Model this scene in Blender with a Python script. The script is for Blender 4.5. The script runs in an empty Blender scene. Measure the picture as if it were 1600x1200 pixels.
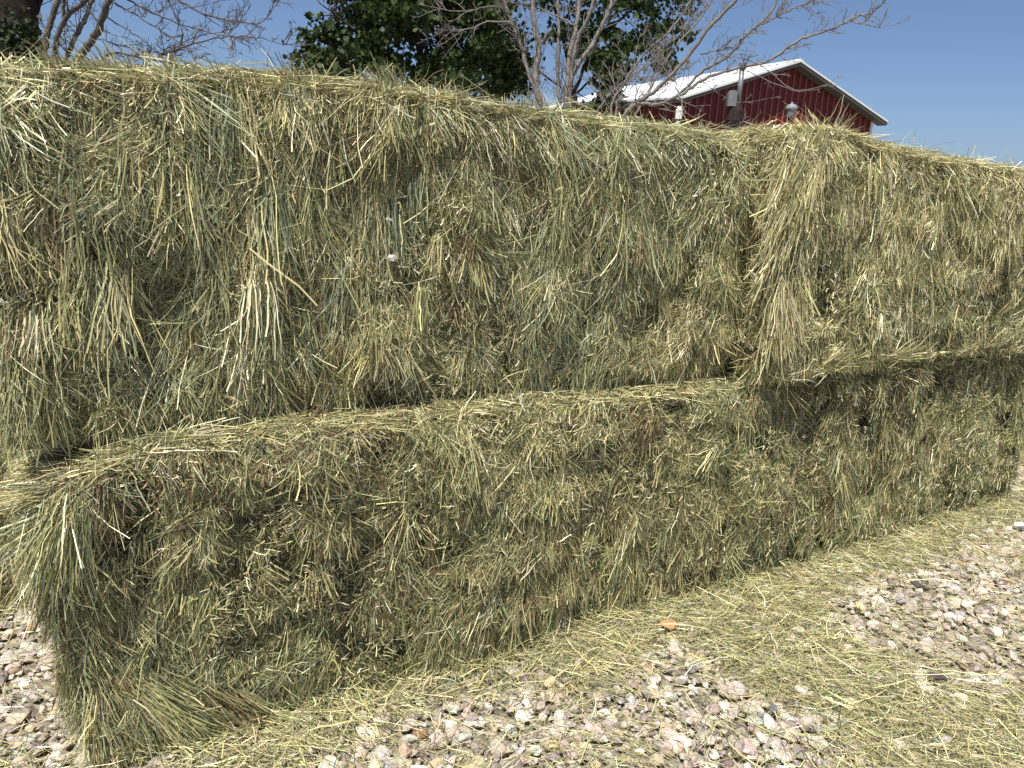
import bpy, math
import numpy as np

# ------------------------------------------------------------------ camera, sky, sun, exposure
scene = bpy.context.scene
COL = scene.collection
FPX, PITCH, ROLL, EYE = 1195.0, math.radians(14.5), math.radians(3.0), 1.6
_F = np.array([0, math.cos(PITCH), -math.sin(PITCH)])
_U = np.array([0, math.sin(PITCH), math.cos(PITCH)])
_R = np.array([1.0, 0, 0])
_R, _U = math.cos(ROLL)*_R + math.sin(ROLL)*_U, -math.sin(ROLL)*_R + math.cos(ROLL)*_U
CAM = np.array([0, 0, EYE])
import mathutils
cd = bpy.data.cameras.new('camera'); cam = bpy.data.objects.new('camera', cd); COL.objects.link(cam)
cam.matrix_world = mathutils.Matrix(((_R[0], _U[0], -_F[0], 0), (_R[1], _U[1], -_F[1], 0), (_R[2], _U[2], -_F[2], EYE), (0, 0, 0, 1)))
cd.sensor_width = 36; cd.lens = FPX/1600*36; cd.clip_start = 0.05; cd.clip_end = 3000
scene.camera = cam

WD = np.array([0.8536, 0.5210])          # direction along the hay wall
WN = np.array([-0.5210, 0.8536])         # away from the viewer, into the stack
W0 = np.array([-0.919, 1.775]); 
W0 = W0 + WN*(1.995 - WN@W0)
def wall(t, o, z=0.0):
    q = W0 + WD*t + WN*o
    return np.array([q[0], q[1], z])

SUN_EL = math.radians(64)
hz = -WN*0.58 - WD*0.815
sun_vec = np.array([hz[0]*math.cos(SUN_EL), hz[1]*math.cos(SUN_EL), math.sin(SUN_EL)])
sd = bpy.data.lights.new('sun', 'SUN'); so = bpy.data.objects.new('sun', sd); COL.objects.link(so)
sd.energy = 5.0; sd.angle = math.radians(0.53); sd.color = (1.0, 0.955, 0.88)
so.rotation_euler = mathutils.Vector(sun_vec).to_track_quat('Z', 'Y').to_euler()
so.location = (-5, -5, 12)
world = bpy.data.worlds.new('World'); scene.world = world; world.use_nodes = True
nt = world.node_tree; bg = nt.nodes['Background']
sky = nt.nodes.new('ShaderNodeTexSky'); sky.sky_type = 'NISHITA'; sky.sun_disc = False
sky.sun_elevation = SUN_EL; sky.sun_rotation = math.atan2(sun_vec[0], sun_vec[1])
sky.altitude = 1500; sky.air_density = 0.8; sky.dust_density = 5.2; sky.ozone_density = 4.2
nt.links.new(sky.outputs[0], bg.inputs[0]); bg.inputs[1].default_value = 0.09
scene.view_settings.view_transform = 'Standard'; scene.view_settings.look = 'None'
scene.view_settings.exposure = 0.5; scene.view_settings.gamma = 1.0
scene.render.engine = 'CYCLES'
scene.cycles.max_bounces = 6; scene.cycles.diffuse_bounces = 3; scene.cycles.transmission_bounces = 3
scene.cycles.use_denoising = False

def at(x, y, Y):                         # photograph pixel -> point at depth Y
    r = _F*FPX + _R*(x-800) + _U*(600-y)
    return CAM + r*(Y/r[1])
def gnd(x, y, z=0.0):
    r = _F*FPX + _R*(x-800) + _U*(600-y)
    return CAM + r*((z-EYE)/r[2])

RNG = np.random.default_rng(7)
# ------------------------------------------------------------------ helpers
def hash3(i, j, k, seed):
    h = (i.astype(np.int64)*374761393 + j.astype(np.int64)*668265263 + k.astype(np.int64)*2147483647 + seed*974711) & 0xffffffff
    h = ((h ^ (h >> 13))*1274126177) & 0xffffffff
    h = ((h ^ (h >> 16))*2246822519) & 0xffffffff
    return ((h ^ (h >> 15)) & 0xffffff)/float(0xffffff)*2-1
def noise(P, scale=1.0, seed=0):
    Q = P*np.asarray(scale, float)
    I = np.floor(Q); f = Q-I; f = f*f*(3-2*f)
    out = 0
    for a in (0, 1):
        for b in (0, 1):
            for c in (0, 1):
                w = (f[..., 0] if a else 1-f[..., 0])*(f[..., 1] if b else 1-f[..., 1])*(f[..., 2] if c else 1-f[..., 2])
                out = out + w*hash3(I[..., 0]+a, I[..., 1]+b, I[..., 2]+c, seed)
    return out
def nrm(v): return v/(np.linalg.norm(v, axis=-1, keepdims=True)+1e-9)

def make_mesh(name, V, polys, mat, color=None, smooth=False):
    """polys: list of int arrays (n,k); k may differ between arrays"""
    me = bpy.data.meshes.new(name)
    V = np.ascontiguousarray(V, dtype=np.float32).reshape(-1, 3)
    me.vertices.add(len(V)); me.vertices.foreach_set('co', V.ravel())
    loops = np.concatenate([p.ravel() for p in polys]).astype(np.int32)
    tot = np.concatenate([np.full(len(p), p.shape[1], np.int32) for p in polys])
    st = np.concatenate([[0], np.cumsum(tot)[:-1]]).astype(np.int32)
    me.loops.add(len(loops)); me.loops.foreach_set('vertex_index', loops)
    me.polygons.add(len(tot)); me.polygons.foreach_set('loop_start', st); me.polygons.foreach_set('loop_total', tot)
    me.polygons.foreach_set('use_smooth', np.full(len(tot), bool(smooth)))
    me.update(calc_edges=True)
    if color is not None:
        a = me.color_attributes.new('tint', 'FLOAT_COLOR', 'POINT')
        c = np.ones((len(V), 4), np.float32); c[:, :3] = color
        a.data.foreach_set('color', c.ravel())
    me.materials.append(mat)
    return me
def link(name, me, parent=None, loc=(0, 0, 0), rz=0):
    o = bpy.data.objects.new(name, me); COL.objects.link(o); o.location = loc; o.rotation_euler = (0, 0, rz)
    if parent: o.parent = parent
    return o
def tag(o, label=None, cat=None, group=None, kind=None):
    for k, v in (('label', label), ('category', cat), ('group', group), ('kind', kind)):
        if v: o[k] = v
    return o
def empty(name, loc, rz=0):
    return link(name, None, None, tuple(loc), rz)

class MB:
    """collects polygons into one mesh"""
    def __init__(s): s.v = []; s.f = {}; s.c = []; s.n = 0
    def add(s, V, F, col=None):
        V = np.asarray(V, float).reshape(-1, 3)
        F = np.asarray(F, int)
        s.f.setdefault(F.shape[1], []).append(F+s.n); s.v.append(V); s.n += len(V)
        s.c.append(np.broadcast_to(np.asarray(col if col is not None else (1, 1, 1), float), (len(V), 3)))
    def box(s, a, b, ax=None):
        a = np.asarray(a, float); b = np.asarray(b, float)
        V = np.array([[x, y, z] for z in (a[2], b[2]) for y in (a[1], b[1]) for x in (a[0], b[0])])
        s.add(V, [[0, 2, 3, 1], [4, 5, 7, 6], [0, 1, 5, 4], [2, 6, 7, 3], [0, 4, 6, 2], [1, 3, 7, 5]])
    def prism(s, poly, d, col=None):
        poly = np.asarray(poly, float); n = len(poly); d = np.asarray(d, float)
        V = np.vstack([poly, poly+d]); s.add(V, [[i, (i+1) % n, n+(i+1) % n, n+i] for i in range(n)], col)
        k = s.n-2*n
        s.f.setdefault(n, []).append(np.array([list(range(n))[::-1], [n+i for i in range(n)]])+k)
    def tube(s, pts, rad, sides=6, col=None, rough=0.0, rng=None, cap=True):
        pts = np.asarray(pts, float); n = len(pts); rad = np.broadcast_to(np.asarray(rad, float), (n,))
        T = nrm(np.gradient(pts, axis=0))
        ref = np.array([0, 0, 1.0]) if abs(T[0][2]) < 0.9 else np.array([1.0, 0, 0])
        A = nrm(np.cross(T, ref)); B = np.cross(T, A)
        th = np.linspace(0, 2*np.pi, sides, endpoint=False)
        r = rad[:, None]*np.ones(sides)
        if rough and rng is not None: r = r*(1+rough*rng.uniform(-1, 1, r.shape))
        V = pts[:, None]+r[..., None]*(np.cos(th)[None, :, None]*A[:, None]+np.sin(th)[None, :, None]*B[:, None])
        i = np.arange(n-1)[:, None]*sides; j = np.arange(sides)[None]; k = (j+1) % sides
        F = np.stack([i+j, i+k, i+sides+k, i+sides+j], -1).reshape(-1, 4)
        s.add(V, F, col)
        if cap:
            s.f.setdefault(sides, []).append(np.array([np.arange(sides)[::-1], (n-1)*sides+np.arange(sides)])+s.n-n*sides)
    def lathe(s, prof, c, sides=16, col=None):
        prof = np.asarray(prof, float); c = np.asarray(c, float)
        s.tube([c+[0, 0, z] for r, z in prof], [r for r, z in prof], sides, col) if False else s._lathe(prof, c, sides, col)
    def _lathe(s, prof, c, sides, col):
        th = np.linspace(0, 2*np.pi, sides, endpoint=False); n = len(prof)
        V = np.stack([c[0]+prof[:, :1]*np.cos(th), c[1]+prof[:, :1]*np.sin(th), c[2]+prof[:, 1:2]+0*th], -1)
        i = np.arange(n-1)[:, None]*sides; j = np.arange(sides)[None]; k = (j+1) % sides
        s.add(V, np.stack([i+j, i+k, i+sides+k, i+sides+j], -1).reshape(-1, 4), col)
        s.f.setdefault(sides, []).append(np.array([np.arange(sides)[::-1], (n-1)*sides+np.arange(sides)])+s.n-n*sides)
    def build(s, name, mat, parent=None, smooth=False, loc=(0, 0, 0), rz=0):
        V = np.vstack(s.v)-np.asarray(loc, float) if rz == 0 else np.vstack(s.v)
        P = [np.vstack(x) for x in s.f.values()]
        o = link(name, make_mesh(name, V, P, mat, np.vstack(s.c), smooth), parent, loc, rz)
        return o

# ------------------------------------------------------------------ materials
def mat(name, rough=0.7, spec=0.3, base=None, attr=False, transl=0.0, noise_amt=0.0, noise_scale=30, bump=0.0, metallic=0.0):
    m = bpy.data.materials.new(name); m.use_nodes = True; t = m.node_tree; N = t.nodes; L = t.links
    b = N['Principled BSDF']; b.inputs['Roughness'].default_value = rough; b.inputs['Specular IOR Level'].default_value = spec
    b.inputs['Metallic'].default_value = metallic
    if attr:
        a = N.new('ShaderNodeAttribute'); a.attribute_name = 'tint'; src = a.outputs['Color']
    else:
        c = N.new('ShaderNodeRGB'); c.outputs[0].default_value = (*base, 1); src = c.outputs[0]
    if noise_amt or bump:
        tc = N.new('ShaderNodeTexCoord'); n = N.new('ShaderNodeTexNoise'); n.inputs['Scale'].default_value = noise_scale
        n.inputs['Detail'].default_value = 6; n.inputs['Roughness'].default_value = 0.65
        L.new(tc.outputs['Object'], n.inputs['Vector'])
        if noise_amt:
            r = N.new('ShaderNodeMapRange'); r.inputs[1].default_value = 0.3; r.inputs[2].default_value = 0.7
            r.inputs[3].default_value = 1-noise_amt; r.inputs[4].default_value = 1+noise_amt
            L.new(n.outputs['Fac'], r.inputs[0])
            mx = N.new('ShaderNodeVectorMath'); mx.operation = 'SCALE'
            L.new(src, mx.inputs[0]); L.new(r.outputs[0], mx.inputs['Scale']); src = mx.outputs[0]
        if bump:
            bp = N.new('ShaderNodeBump'); bp.inputs['Strength'].default_value = bump; bp.inputs['Distance'].default_value = 0.02
            L.new(n.outputs['Fac'], bp.inputs['Height']); L.new(bp.outputs[0], b.inputs['Normal'])
    L.new(src, b.inputs['Base Color'])
    if transl:
        tr = N.new('ShaderNodeBsdfTranslucent'); L.new(src, tr.inputs['Color'])
        ms = N.new('ShaderNodeMixShader'); ms.inputs[0].default_value = transl
        L.new(b.outputs[0], ms.inputs[1]); L.new(tr.outputs[0], ms.inputs[2])
        L.new(ms.outputs[0], N['Material Output'].inputs['Surface'])
    return m
M_HAY = mat('hay_straw', rough=0.42, spec=0.5, attr=True, transl=0.08)
M_STONE = mat('gravel_stone', rough=0.85, spec=0.25, attr=True, noise_amt=0.30, noise_scale=70, bump=0.6)
M_BARK = mat('pale_bark', rough=0.85, spec=0.2, base=(0.185, 0.168, 0.148), noise_amt=0.35, noise_scale=14, bump=0.6)
M_SHADED_BARK = mat('shaded_grey_bark', rough=0.9, spec=0.15, base=(0.105, 0.092, 0.082), noise_amt=0.5, noise_scale=10, bump=0.8)  # grey bark; the left tree's weaker light is darkened into the colour
M_DBARK = mat('dark_bark', rough=0.9, spec=0.15, base=(0.06, 0.047, 0.038), noise_amt=0.4, noise_scale=9, bump=0.9)
M_LEAF = mat('maple_leaf', rough=0.55, spec=0.25, attr=True, transl=0.2)
M_RED = mat('red_steel_siding', rough=0.55, spec=0.35, base=(0.105, 0.010, 0.008), noise_amt=0.1, noise_scale=3)
M_ROOF = mat('white_roof_steel', rough=0.4, spec=0.5, base=(0.78, 0.80, 0.82), noise_amt=0.04, noise_scale=2)
M_TRIM = mat('white_trim', rough=0.45, spec=0.4, base=(0.72, 0.72, 0.70))
M_SOFF = mat('grey_fascia', rough=0.6, spec=0.3, base=(0.10, 0.105, 0.098))
M_GALV = mat('galvanised_metal', rough=0.45, spec=0.5, base=(0.20, 0.21, 0.22), metallic=0.3, noise_amt=0.2, noise_scale=8)
M_DARKWOOD = mat('weathered_dark_wood', rough=0.9, spec=0.1, base=(0.035, 0.025, 0.022), noise_amt=0.3, noise_scale=12, bump=0.5)

def ground_mat():
    m = bpy.data.materials.new('gravel_ground'); m.use_nodes = True; t = m.node_tree; N = t.nodes; L = t.links
    b = N['Principled BSDF']; b.inputs['Roughness'].default_value = 0.95; b.inputs['Specular IOR Level'].default_value = 0.15
    tc = N.new('ShaderNodeTexCoord'); v = N.new('ShaderNodeTexVoronoi'); v.inputs['Scale'].default_value = 34
    L.new(tc.outputs['Object'], v.inputs['Vector'])
    cr = N.new('ShaderNodeValToRGB'); cr.color_ramp.interpolation = 'LINEAR'
    el = cr.color_ramp.elements; el[0].position = 0; el[0].color = (0.13, 0.11, 0.085, 1); el[1].position = 1; el[1].color = (0.42, 0.38, 0.32, 1)
    e = el.new(0.5); e.color = (0.25, 0.215, 0.175, 1)
    sp = N.new('ShaderNodeSeparateColor'); L.new(v.outputs['Color'], sp.inputs[0]); L.new(sp.outputs[0], cr.inputs[0])
    n = N.new('ShaderNodeTexNoise'); n.inputs['Scale'].default_value = 0.35; n.inputs['Detail'].default_value = 5; L.new(tc.outputs['Object'], n.inputs['Vector'])
    mx = N.new('ShaderNodeMix'); mx.data_type = 'RGBA'; mx.inputs['B'].default_value = (0.20, 0.19, 0.10, 1)
    r = N.new('ShaderNodeMapRange'); r.inputs[1].default_value = 0.5; r.inputs[2].default_value = 0.7; r.inputs[4].default_value = 0.7; L.new(n.outputs['Fac'], r.inputs[0])
    L.new(r.outputs[0], mx.inputs['Factor']); L.new(cr.outputs[0], mx.inputs['A']); L.new(mx.outputs['Result'], b.inputs['Base Color'])
    bp = N.new('ShaderNodeBump'); bp.inputs['Strength'].default_value = 0.8; bp.inputs['Distance'].default_value = 0.02; bp.invert = True
    L.new(v.outputs['Distance'], bp.inputs['Height']); L.new(bp.outputs[0], b.inputs['Normal'])
    return m

# ------------------------------------------------------------------ ground
xs = np.concatenate([[-900, -200, -50, -15], np.linspace(-8, 10, 37), [16, 50, 200, 900]])
ys = np.concatenate([[-600, -100, -20], np.linspace(-4, 14, 37), [22, 60, 200, 1200]])
GX, GY = np.meshgrid(xs, ys); GP = np.stack([GX, GY, 0*GX], -1)
GP[..., 2] = -0.008 + 0.006*noise(GP, 1.1, 5)*(np.abs(GX) < 12)
i = np.arange(len(ys)-1)[:, None]*len(xs); j = np.arange(len(xs)-1)[None]
F = np.stack([i+j, i+j+1, i+len(xs)+j+1, i+len(xs)+j], -1).reshape(-1, 4)
tag(link('ground', make_mesh('ground', GP, [F], ground_mat())), kind='structure')

# ------------------------------------------------------------------ hay strands
PAL = np.array([(0.43, 0.40, 0.185), (0.285, 0.29, 0.13), (0.54, 0.48, 0.25), (0.24, 0.27, 0.155), (0.18, 0.13, 0.066), (0.78, 0.73, 0.50), (0.12, 0.128, 0.05)])
def palette(n, w, rng):
    w = np.asarray(w, float); w = w/w.sum(-1, keepdims=True)
    if w.ndim == 1: k = rng.choice(len(PAL), n, p=w)
    else: k = (rng.random((n, 1)) > np.cumsum(w, 1)).sum(1).clip(0, len(PAL)-1)
    c = PAL[k]
    return c*np.exp(rng.normal(-0.04, 0.38, (n, 1)).clip(-1.2, 0.75))*(1+rng.normal(0, 0.05, (n, 3)))

def strands(P, D, Nn, L, W, col, rng, K=5, bend=0.25, lift=0.0, kink=0.15, roll=0.7, droop=0.0):
    """ribbons: P root, D tangent dir, Nn outward normal. returns verts, faces, colours"""
    n = len(P); D = nrm(D); S = nrm(np.cross(D, Nn)); O = nrm(np.cross(S, D))
    s = np.linspace(0, 1, K)[None, :, None]
    L3 = L[:, None, None]
    b = (rng.normal(0, bend, n))[:, None, None]; c = (rng.normal(0, bend*0.5, n)+0)[:, None, None]
    lf = np.broadcast_to(np.asarray(lift), (n,))[:, None, None]
    pts = P[:, None]+L3*(s*D[:, None] + b*s*s*S[:, None] + (lf*s + c*s*(s-0.5))*O[:, None])
    kk = (rng.random(n) < kink)[:, None, None]*rng.normal(0, 0.7, n)[:, None, None]
    kp = rng.uniform(0.35, 0.8, n)[:, None, None]
    pts = pts + L3*kk*np.maximum(s-kp, 0)*(S[:, None])
    wav = rng.normal(0, 0.012, (n, K, 3))*L3; pts = pts+wav
    if np.any(droop): pts[..., 2] -= (np.broadcast_to(np.asarray(droop), (n,))[:, None]*L[:, None])*s[..., 0]**2
    T = nrm(np.gradient(pts, axis=1))
    ph = rng.normal(0, roll, n)[:, None, None]
    X = nrm(np.cross(T, np.broadcast_to(Nn[:, None], T.shape)))
    Y = np.cross(T, X)
    wv = (np.cos(ph)*X+np.sin(ph)*Y)*(W[:, None, None]*0.5)
    stem = rng.random(n) < 0.45
    prof = np.where(stem[:, None], np.ones(K)[None], np.interp(np.linspace(0, 1, K), [0, 0.2, 0.6, 1], [0.7, 1, 0.9, 0.15])[None])[..., None]
    wv = wv*prof
    V = np.stack([pts-wv, pts+wv], 2)                    # n,K,2,3
    base = (np.arange(n)*K*2)[:, None]; k = np.arange(K-1)[None]*2
    F = np.stack([base+k, base+k+1, base+k+3, base+k+2], -1).reshape(-1, 4)
    C = np.repeat(col, K*2, axis=0)
    return V.reshape(-1, 3), F, C

class Hay:
    def __init__(s): s.V = []; s.F = []; s.C = []; s.n = 0
    def add(s, V, F, C): s.V.append(V); s.F.append(F+s.n); s.C.append(C); s.n += len(V)
    def build(s, name, parent=None, loc=(0, 0, 0), rz=0):
        return link(name, make_mesh(name, np.vstack(s.V), [np.vstack(s.F)], M_HAY, np.vstack(s.C)), parent, loc, rz)

class Bale:
    """local frame: x along the bale, y 0 (front) .. depth, z 0..h"""
    def __init__(s, length, depth, h, seed, offs):
        s.L, s.D, s.H, s.seed, s.offs = length, depth, h, seed, np.asarray(offs, float)
        s.rng = np.random.default_rng(seed); s.r = 0.075
    def surf(s, P):
        lo = np.array([s.r]*3); hi = np.array([s.L, s.D, s.H])-s.r
        c = np.clip(P, lo, hi); N = nrm(P-c); S = c+N*s.r
        Q = S+s.offs                                                 # continuous noise space
        flake = 0.020*noise(Q, (11, 6, 1.6), s.seed+1) - s.cr*(1-5*np.abs(noise(Q+0.06*noise(Q*[0, 0, 1], 3, 9)[..., None], (7.5, 7.5, 1.0), s.seed+2))).clip(0, 1)*(0.4+noise(Q, (3, 3, 2.4), s.seed+7)).clip(0, 1)
        lump = 0.026*noise(Q, 2.6, s.seed+3)+0.018*noise(Q, 7, s.seed+4)
        z = S[..., 2]/s.H; warp = 0.035*noise(Q, 2.2, s.seed+5)
        side = 1-np.abs(N[..., 2])
        tw = 0
        for zc in (0.17, 0.39, 0.62, 0.84):
            tw = tw+(-0.038*np.exp(-((z+warp-zc+0.015)/0.026)**2)+0.026*np.exp(-((z+warp-zc-0.04)/0.03)**2))*(0.35+0.9*noise(Q, (3, 3, 1), s.seed+6+int(zc*50))).clip(0, 1.1)
        disp = flake*(0.3+0.7*side)+lump*(0.35+0.65*side)+tw*side
        out = S+N*disp[..., None]; xx = S[..., 0]
        drop = (1.05*s.tilt-s.tilt*xx)+s.arch*np.sin(np.pi*np.clip(xx/s.L, 0, 1))-0.055*np.exp(-(xx/(0.16+0.05*(s.el > 1)))**2)*s.el-0.055*np.exp(-((s.L-xx)/0.16)**2)*s.er+0.015*noise(Q*[1, 1, 0], 1.7, s.seed+8)
        out[..., 2] = out[..., 2]+drop*np.clip(S[..., 2]/s.H, 0, 1)
        if s.foot: out[..., 0] = out[..., 0]+s.foot*np.clip(1-S[..., 2]/(0.75*s.H), 0, 1)**1.3*np.exp(-xx/0.35)
        return out, N
    def pick(s, n, face):
        r = s.rng; u = r.random(n); v = r.random(n)
        L, D, H = s.L, s.D, s.H
        if face == 'front': P = np.stack([u*L, 0*u, v*H], -1)
        if face == 'back': P = np.stack([u*L, 0*u+D, v*H], -1)
        if face == 'left': P = np.stack([0*u, u*D, v*H], -1)
        if face == 'right': P = np.stack([0*u+L, u*D, v*H], -1)
        if face == 'top': P = np.stack([u*L, v*D, 0*u+H], -1)
        return P
    def weights(s, Q):
        a = noise(Q, (1.6, 1.6, 1.1), s.seed+11)+0.6*noise(Q, (5, 5, 3), 12+s.seed); b = noise(Q, (1.9, 1.9, 1.5), s.seed+13)+0.7*noise(Q, 6, 14+s.seed)
        w = np.tile(np.array(s.mix, float), (len(Q), 1))
        w[:, 3] *= np.exp(1.8*a); w[:, 1] *= np.exp(0.9*a); w[:, 4] *= np.exp(2.0*b); w[:, 2] *= np.exp(-0.9*a); w[:, 0] *= np.exp(-0.3*a)
        return w
    mix = (0.27, 0.22, 0.17, 0.14, 0.13, 0.07, 0.06)
    def core(s, hay):
        V = []; F = []; n = 0; st = 0.035
        faces = [((0, 1, 0), (1, 0, 0), (0, 0, 1), s.L, s.H, (0, 0, 0)), (None, (1, 0, 0), (0, 0, 1), s.L, s.H, (0, s.D, 0)), (None, (0, 1, 0), (0, 0, 1), s.D, s.H, (0, 0, 0)),
                 (None, (0, 1, 0), (0, 0, 1), s.D, s.H, (s.L, 0, 0)), (None, (1, 0, 0), (0, 1, 0), s.L, s.D, (0, 0, s.H)), (None, (1, 0, 0), (0, 1, 0), s.L, s.D, (0, 0, 0))]
        for _, a, b, la, lb, o in faces:
            na = int(la/st)+1; nb = int(lb/st)+1
            A, B = np.meshgrid(np.linspace(0, la, na), np.linspace(0, lb, nb), indexing='ij')
            P = np.array(o, float)+A[..., None]*np.array(a, float)+B[..., None]*np.array(b, float)
            S, N = s.surf(P.reshape(-1, 3)); S = S-N*0.085
            i = np.arange(na-1)[:, None]*nb; j = np.arange(nb-1)[None]
            F.append(np.stack([i+j, i+j+1, i+nb+j+1, i+nb+j], -1).reshape(-1, 4)+n); V.append(S); n += len(S)
        V = np.vstack(V); C = PAL[1]*0.5+PAL[4]*0.5+0*V
        C = C*np.exp(0.3*noise(V, (70, 70, 14), 3))[:, None]
        hay.add(V, np.vstack(F), C)
    def tufts(s, hay, face, nt, per, Lm=0.15, tangle=0.35, width=0.0036, top_dir=None):
        r = s.rng; P = s.pick(nt, face); S, N = s.surf(P); Q = S+s.offs
        th = 0.26*noise(Q, (1.9, 1.9, 1.3), s.seed+21)+0.34*noise(Q, (6, 6, 3.5), s.seed+22)
        z = S[:, 2]/s.H
        warp = 0.035*noise(Q, 2.2, s.seed+5)
        near = np.zeros(nt)
        for zc in (0.17, 0.39, 0.62, 0.84): near = np.maximum(near, np.exp(-((z+warp-zc-0.02)/0.03)**2))
        tm = np.clip(1.6*(noise(Q, (2.3, 2.3, 2.6), s.seed+23)+s.tbias), 0, 1)
        tm = np.maximum(tm, 0.85*near*(noise(Q, 3, s.seed+24) > -0.3))
        sig = 0.15+tangle*2.4*tm
        th = th+r.normal(0, 1, nt)*sig
        if face == 'top':
            th = th*2.2+r.normal(0, 0.7, nt)
            e1 = np.tile([0.95, 0.3, 0.0], (nt, 1)); e2 = np.tile([-0.3, 0.95, 0.0], (nt, 1))
            sgn = np.where(r.random(nt) < 0.5, 1, -1)[:, None]
            D = (np.cos(th)[:, None]*e1+np.sin(th)[:, None]*e2)*sgn
        else:
            dn = np.tile([0, 0, -1.0], (nt, 1)); sd_ = nrm(np.cross(dn, N)+1e-6)
            D = np.cos(th)[:, None]*dn+np.sin(th)[:, None]*sd_
        D = nrm(D-N*(D*N).sum(1, keepdims=True))
        w = s.weights(Q); ci = (r.random((nt, 1)) > np.cumsum(w/w.sum(1, keepdims=True), 1)).sum(1).clip(0, 6)
        tc = PAL[ci]*np.exp(r.normal(0, 0.33, (nt, 1)).clip(-1, 0.6))
        long_ = np.exp(r.normal(0, 0.38, nt).clip(-.8, .75))*Lm*np.where(tm > 0.5, 0.7, 1.1)
        spread = r.uniform(0.005, 0.018, nt); fan = r.uniform(0.03, 0.16, nt)*(1+1.5*tm)
        liftT = np.abs(r.normal(0.0, 0.10, nt))+0.20*near
        hole = np.clip(1.5*noise(Q, (9, 9, 6), s.seed+51)+1.0*noise(Q, (4, 4, 3), s.seed+52)-0.35, 0, 1)
        dep = -r.uniform(0.0, 0.018, nt)-0.075*hole*(face != 'top')
        idx = np.repeat(np.arange(nt), per); m = len(idx)
        jit = r.normal(0, 1, m); S1 = nrm(np.cross(D, N))
        lat = S1[idx]*(jit*spread[idx])[:, None]
        along = D[idx]*(r.normal(0, 0.3, m)*long_[idx]*0.5)[:, None]
        root = S[idx]+lat+along+N[idx]*(dep[idx]+r.normal(0, 0.006, m))[:, None]-D[idx]*(0.35*long_[idx])[:, None]
        ang = jit*fan[idx]*0.8+r.normal(0, 0.07, m)+(r.random(m) < 0.12)*r.normal(0, 0.7, m)
        Dm = D[idx]*np.cos(ang)[:, None]+S1[idx]*np.sin(ang)[:, None]
        LL = long_[idx]*np.exp(r.normal(0, 0.3, m).clip(-.7, .6))
        if face != 'top': LL = np.minimum(LL, (root[:, 2]+0.015).clip(0.02, 9)/(-Dm[:, 2]).clip(0.15, 1))
        WW = width*np.exp(r.normal(0, 0.32, m))
        col = np.where((r.random(m) < 0.68)[:, None], tc[idx]*np.exp(r.normal(0, 0.14, (m, 1))), palette(m, s.mix, r))
        hay.add(*strands(root, Dm, N[idx], LL, WW, col, r, K=5, bend=0.13, lift=liftT[idx]+r.normal(0, 0.05, m), kink=0.16, roll=0.75))
    def stray(s, hay, face, n, Lr=(0.015, 0.05), sig=1.2, lift=0.25, off=0.004, width=0.0024, mixw=None):
        r = s.rng; P = s.pick(n, face); S, N = s.surf(P); Q = S+s.offs
        cl = noise(Q, 9, s.seed+41)+0.5*noise(Q, 3, s.seed+42); keep = r.random(n) < np.clip(0.55+0.9*cl, 0.05, 1)
        P, S, N = P[keep], S[keep], N[keep]; n = len(S)
        a = nrm(np.cross(N, r.normal(0, 1, (n, 3))))
        if face != 'top':
            dn = np.tile([0, 0, -1.0], (n, 1)); sd_ = nrm(np.cross(dn, N)+1e-6); th = r.normal(0, sig, n)
            a = nrm(np.cos(th)[:, None]*dn+np.sin(th)[:, None]*sd_)
        L = r.uniform(Lr[0], Lr[1], n)
        mixw = mixw or (0.36, 0.18, 0.24, 0.06, 0.06, 0.10, 0.02)
        hay.add(*strands(S+N*(off+r.normal(0, 0.006, n))[:, None], a, N, L, width*np.exp(r.normal(0, 0.25, n)), palette(n, mixw, r), r, K=4, bend=0.2, lift=r.normal(lift*0.4, lift, n).clip(-0.2, 1.2), kink=0.3, roll=0.8))
    tbias = 0.0; ls = 1.0; foot = 0.0; cr = 0.055; ws = 1.0; tilt = 0.0; arch = 0.035; el = 0.5; er = 1.0

def tuft_group(hay, rng, P, D, N, n, L, spread, fan, mixw, width=0.004, lift=0.05, droop=0.0, bend=0.12, perp=0.01):
    """one sheaf of long strands"""
    P = np.asarray(P, float); D = nrm(np.asarray(D, float)); N = np.asarray(N, float)
    N = nrm(N-D*(D@N)); S = np.cross(D, N)
    j = rng.normal(0, 1, n)
    root = P+S*(j*spread)[:, None]+N*(rng.normal(0, perp, n))[:, None]+D*(rng.normal(0, 0.12*L, n))[:, None]
    ang = j*fan*0.8+rng.normal(0, fan*0.35+0.03, n)
    Dm = D*np.cos(ang)[:, None]+S*np.sin(ang)[:, None]
    LL = L*np.exp(rng.normal(0, 0.22, n).clip(-.5, .4))
    base = PAL[rng.choice(7, p=np.array(mixw)/sum(mixw))]*np.exp(rng.normal(0, 0.12))
    col = np.where((rng.random(n) < 0.6)[:, None], base*np.exp(rng.normal(0, 0.13, (n, 1))), palette(n, mixw, rng))
    hay.add(*strands(root, Dm, np.tile(N, (n, 1)), LL, width*np.exp(rng.normal(0, 0.3, n)), col, rng, K=6, bend=bend, lift=lift+rng.normal(0, 0.05, n), kink=0.12, roll=0.7, droop=droop))

GOLD = (0.35, 0.12, 0.32, 0.02, 0.09, 0.10, 0.0)
SAGE = (0.18, 0.30, 0.08, 0.32, 0.04, 0.05, 0.03)
BROWN = (0.2, 0.1, 0.15, 0.03, 0.5, 0.05, 0.0)

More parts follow.
